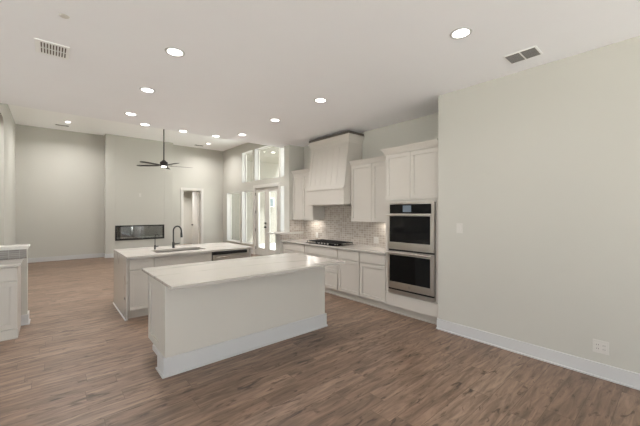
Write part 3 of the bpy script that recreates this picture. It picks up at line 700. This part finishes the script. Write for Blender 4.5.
# ------------------------------------------------------------------ lights
def downlight_proto():
    e = thing('recessed_downlight', '', 'light', (0, 0, 0), 'recessed ceiling lights')
    b = B(); n = 40
    inner, outer = .068, .088
    A = []
    for (r, z) in ((inner, -.004), (outer, -.004), (outer+.002, 0), (inner, 0)):
        A.append([b.bm.verts.new((r*math.cos(2*PI*k/n), r*math.sin(2*PI*k/n), z)) for k in range(n)])
    for i in range(4):
        P, Q = A[i], A[(i+1) % 4]
        for k in range(n): b.bm.faces.new((P[k], P[(k+1) % n], Q[(k+1) % n], Q[k]))
    b.build('trim_ring', 'trim', e)
    B().cyl((0, 0, -.0015), .068, .003, seg=40).build('lens', 'lamp', e)
    return e
proto = downlight_proto(); first = True
def downlight(x, y, z, label, power, ld):
    global first
    e = proto if first else copy_tree(proto)
    first = False
    e.location = (x, y, z-.0005); e['label'] = label
    lo = bpy.data.objects.new('bulb', ld); COL.objects.link(lo); lo.parent = e; lo.location = (0, 0, -.012)
def mk(power, r=.065, spread=150):
    ld = bpy.data.lights.new('downlight', 'AREA'); ld.shape = 'DISK'; ld.size = 2*r; ld.energy = power; ld.color = WARM; ld.spread = math.radians(spread)
    return ld
LK, LV = mk(DOWN_W), mk(LIVING_W)
for (x, y, lab) in ((2.686, 1.26, 'recessed ceiling light nearest the camera, by the vent near right wall'),
                    (.914, 3.207, 'largest recessed ceiling light at left, above front island left end'),
                    (2.83, 3.28, 'recessed ceiling light above front island right end'),
                    (.935, 4.433, 'second recessed ceiling light in the left column behind the largest'),
                    (2.86, 4.484, 'recessed ceiling light just left of the range hood'),
                    (.967, 5.688, 'third recessed ceiling light in left column, above waterfall end'),
                    (2.906, 5.755, 'recessed ceiling light above dishwasher, rightmost of the far row'),
                    (1.27, 6.209, 'recessed ceiling light at ceiling step, left of the fan rod'),
                    (1.921, 6.236, 'recessed ceiling light at ceiling step, right of the fan rod'),
                    (2.555, 6.209, 'recessed ceiling light at ceiling step, second from far row right end')):
    downlight(x, y, HK, lab, DOWN_W, LK)
for (x, y, lab) in ((.399, 11.757, 'small living room ceiling light by the left far vent'), (4.631, 11.985, 'small living room ceiling light near the far right corner')):
    downlight(x, y, HL, lab, LIVING_W, LV)
for (x, y, z) in ((.3, 8.3, HL), (4.6, 8.3, HL)):  # unseen lamps added as fill for the living room
    downlight(x, y, z, 'added living room fill light, unseen above the kitchen ceiling edge, %s' % ('left' if x < 1 else 'right'), LIVING_W, LV)
downlight(4.3, 14.4, 2.7, 'added unseen light brightening the hallway behind the far opening', 20, mk(30))  # unseen lamp added to brighten the far hall
downlight(-1.7, 9.0, HL, 'added unseen light brightening the hall beyond the arched opening', 20, mk(22))  # unseen lamp added to brighten the left hall
downlight(6.9, 10.95, 3.98, 'patio soffit light seen through the wide transom', 8, mk(8))
# under-cabinet lights
def ucl(y0, y1, lab):
    e = thing('under_cabinet_light', lab, 'light', (4.435, (y0+y1)/2, 1.385))
    B().box(4.41, 4.46, y0, y1, 1.372, 1.384).build('housing', 'trim', e)
    B().box(4.415, 4.455, y0+.01, y1-.01, 1.3695, 1.3725).build('lens', 'led', e)
    ld = bpy.data.lights.new('strip', 'AREA'); ld.shape = 'RECTANGLE'; ld.size = .03; ld.size_y = y1-y0-.02; ld.energy = 1.1; ld.color = (1, .97, .92)
    lo = bpy.data.objects.new('bulb', ld); COL.objects.link(lo); lo.parent = e; lo.location = (0, 0, -.02)
ucl(3.12, 3.62, 'slim lit strip light under right upper cabinet next to the oven')
ucl(5.22, 5.62, 'slim lit strip light under left upper cabinet beside the hood')

# ------------------------------------------------------------------ vents, plates
v = thing('ceiling_vent', 'white ceiling register with two rows of dark slots at upper left', 'vent', (.02, 3.91, HK), 'ceiling vents')
B().box(-.105, .14, 3.755, 4.06, HK-.008, HK-.0005).build('vent_frame', 'ventwhite', v, bevel=.002)
b = B()
for i in range(9):
    for (ya, yb) in ((3.79, 3.895), (3.92, 4.025)):
        x = -.065+i*.0215; b.box(x, x+.009, ya, yb, HK-.0095, HK-.0075)
b.build('slots', 'ventdark', v)
v = thing('ceiling_vent', 'white ceiling vent with two grey grille squares near the right wall', 'vent', (3.52, 1.04, HK), 'ceiling vents')
B().box(3.41, 3.635, .90, 1.18, HK-.008, HK-.0005).build('vent_frame', 'ventwhite', v, bevel=.002)
b = B(); c = B()
for (ya, yb) in ((.915, 1.032), (1.048, 1.165)):
    b.box(3.425, 3.62, ya, yb, HK-.009, HK-.0075)
    for k in range(11): c.box(3.428+k*.0178, 3.436+k*.0178, ya, yb, HK-.012, HK-.009)
b.build('grille_back', 'ventdark', v); c.build('slats', 'ventgrey', v)
for (x, y, lab) in ((.28, 12.3, 'small vent beside far left living room ceiling light'), (4.45, 12.5, 'small vent beside far right living room ceiling light')):
    v = thing('ceiling_vent', lab, 'vent', (x, y, HL), 'living room ceiling vents')
    B().box(x-.18, x+.18, y-.09, y+.09, HL-.008, HL-.0005).build('vent_frame', 'ventwhite', v)
    b = B()
    for k in range(5): b.box(x-.155, x+.155, y-.07+k*.03, y-.053+k*.03, HL-.0095, HL-.0075)
    b.build('slots', 'ventdark', v)
b = B(); b.cyl((.084, 3.188, HK-.003), .028, .005, r2=.035)
tag(b.build('sprinkler_cover', 'plate', loc=(.084, 3.188, HK), smooth=True), 'small round white cover disc on ceiling above the left vent', 'ceiling cover')
def plate_x(name, lab, x, y, z, w, h, kind, out=-1):
    e = thing(name, lab, 'switch' if kind == 's' else 'outlet', (x, y, z))
    B().box(x-.006, x-.0003, y-w/2, y+w/2, z-h/2, z+h/2).build('cover_plate', 'plate', e, bevel=.002)
    n = 2 if w > .1 else 1
    for i in range(n):
        yc = y+(i-(n-1)/2)*.046
        r = B().box(x-.0085, x-.0055, yc-.0165, yc+.0165, z-.033, z+.033).build('rocker' if kind == 's' else 'receptacle', 'plate', e, bevel=.001)
        if kind == 'o':
            for zz in (z-.018, z+.018):
                for ys in (-.0065, .0065): B().box(x-.0092, x-.0084, yc+ys-.0015, yc+ys+.0015, zz-.005, zz+.005).build('slot', 'platedark', r)
plate_x('light_switch', 'white rocker switch plate on right wall beside oven cabinet', XW, 1.85, 1.345, .075, .12, 's')
plate_x('wall_outlet', 'white double outlet plate low on right wall above the baseboard', XW, .513, .287, .115, .12, 'o')
plate_x('wall_outlet', 'white outlet on the tiled backsplash left of the cooktop', XB-.009, 5.42, 1.03, .075, .115, 'o')
plate_x('wall_outlet', 'white outlet on tiled backsplash between cooktop and oven cabinet', XB-.009, 3.72, 1.03, .115, .115, 'o')
e = thing('wall_outlet', 'faint white plate on chimney breast high above the fireplace', 'outlet', (2.44, YBUMP, 2.15))
B().box(2.40, 2.475, YBUMP-.006, YBUMP-.0003, 2.09, 2.21).build('cover_plate', 'plate', e, bevel=.002)
B().box(2.42, 2.455, YBUMP-.009, YBUMP-.0055, 2.115, 2.185).build('receptacle', 'plate', e)
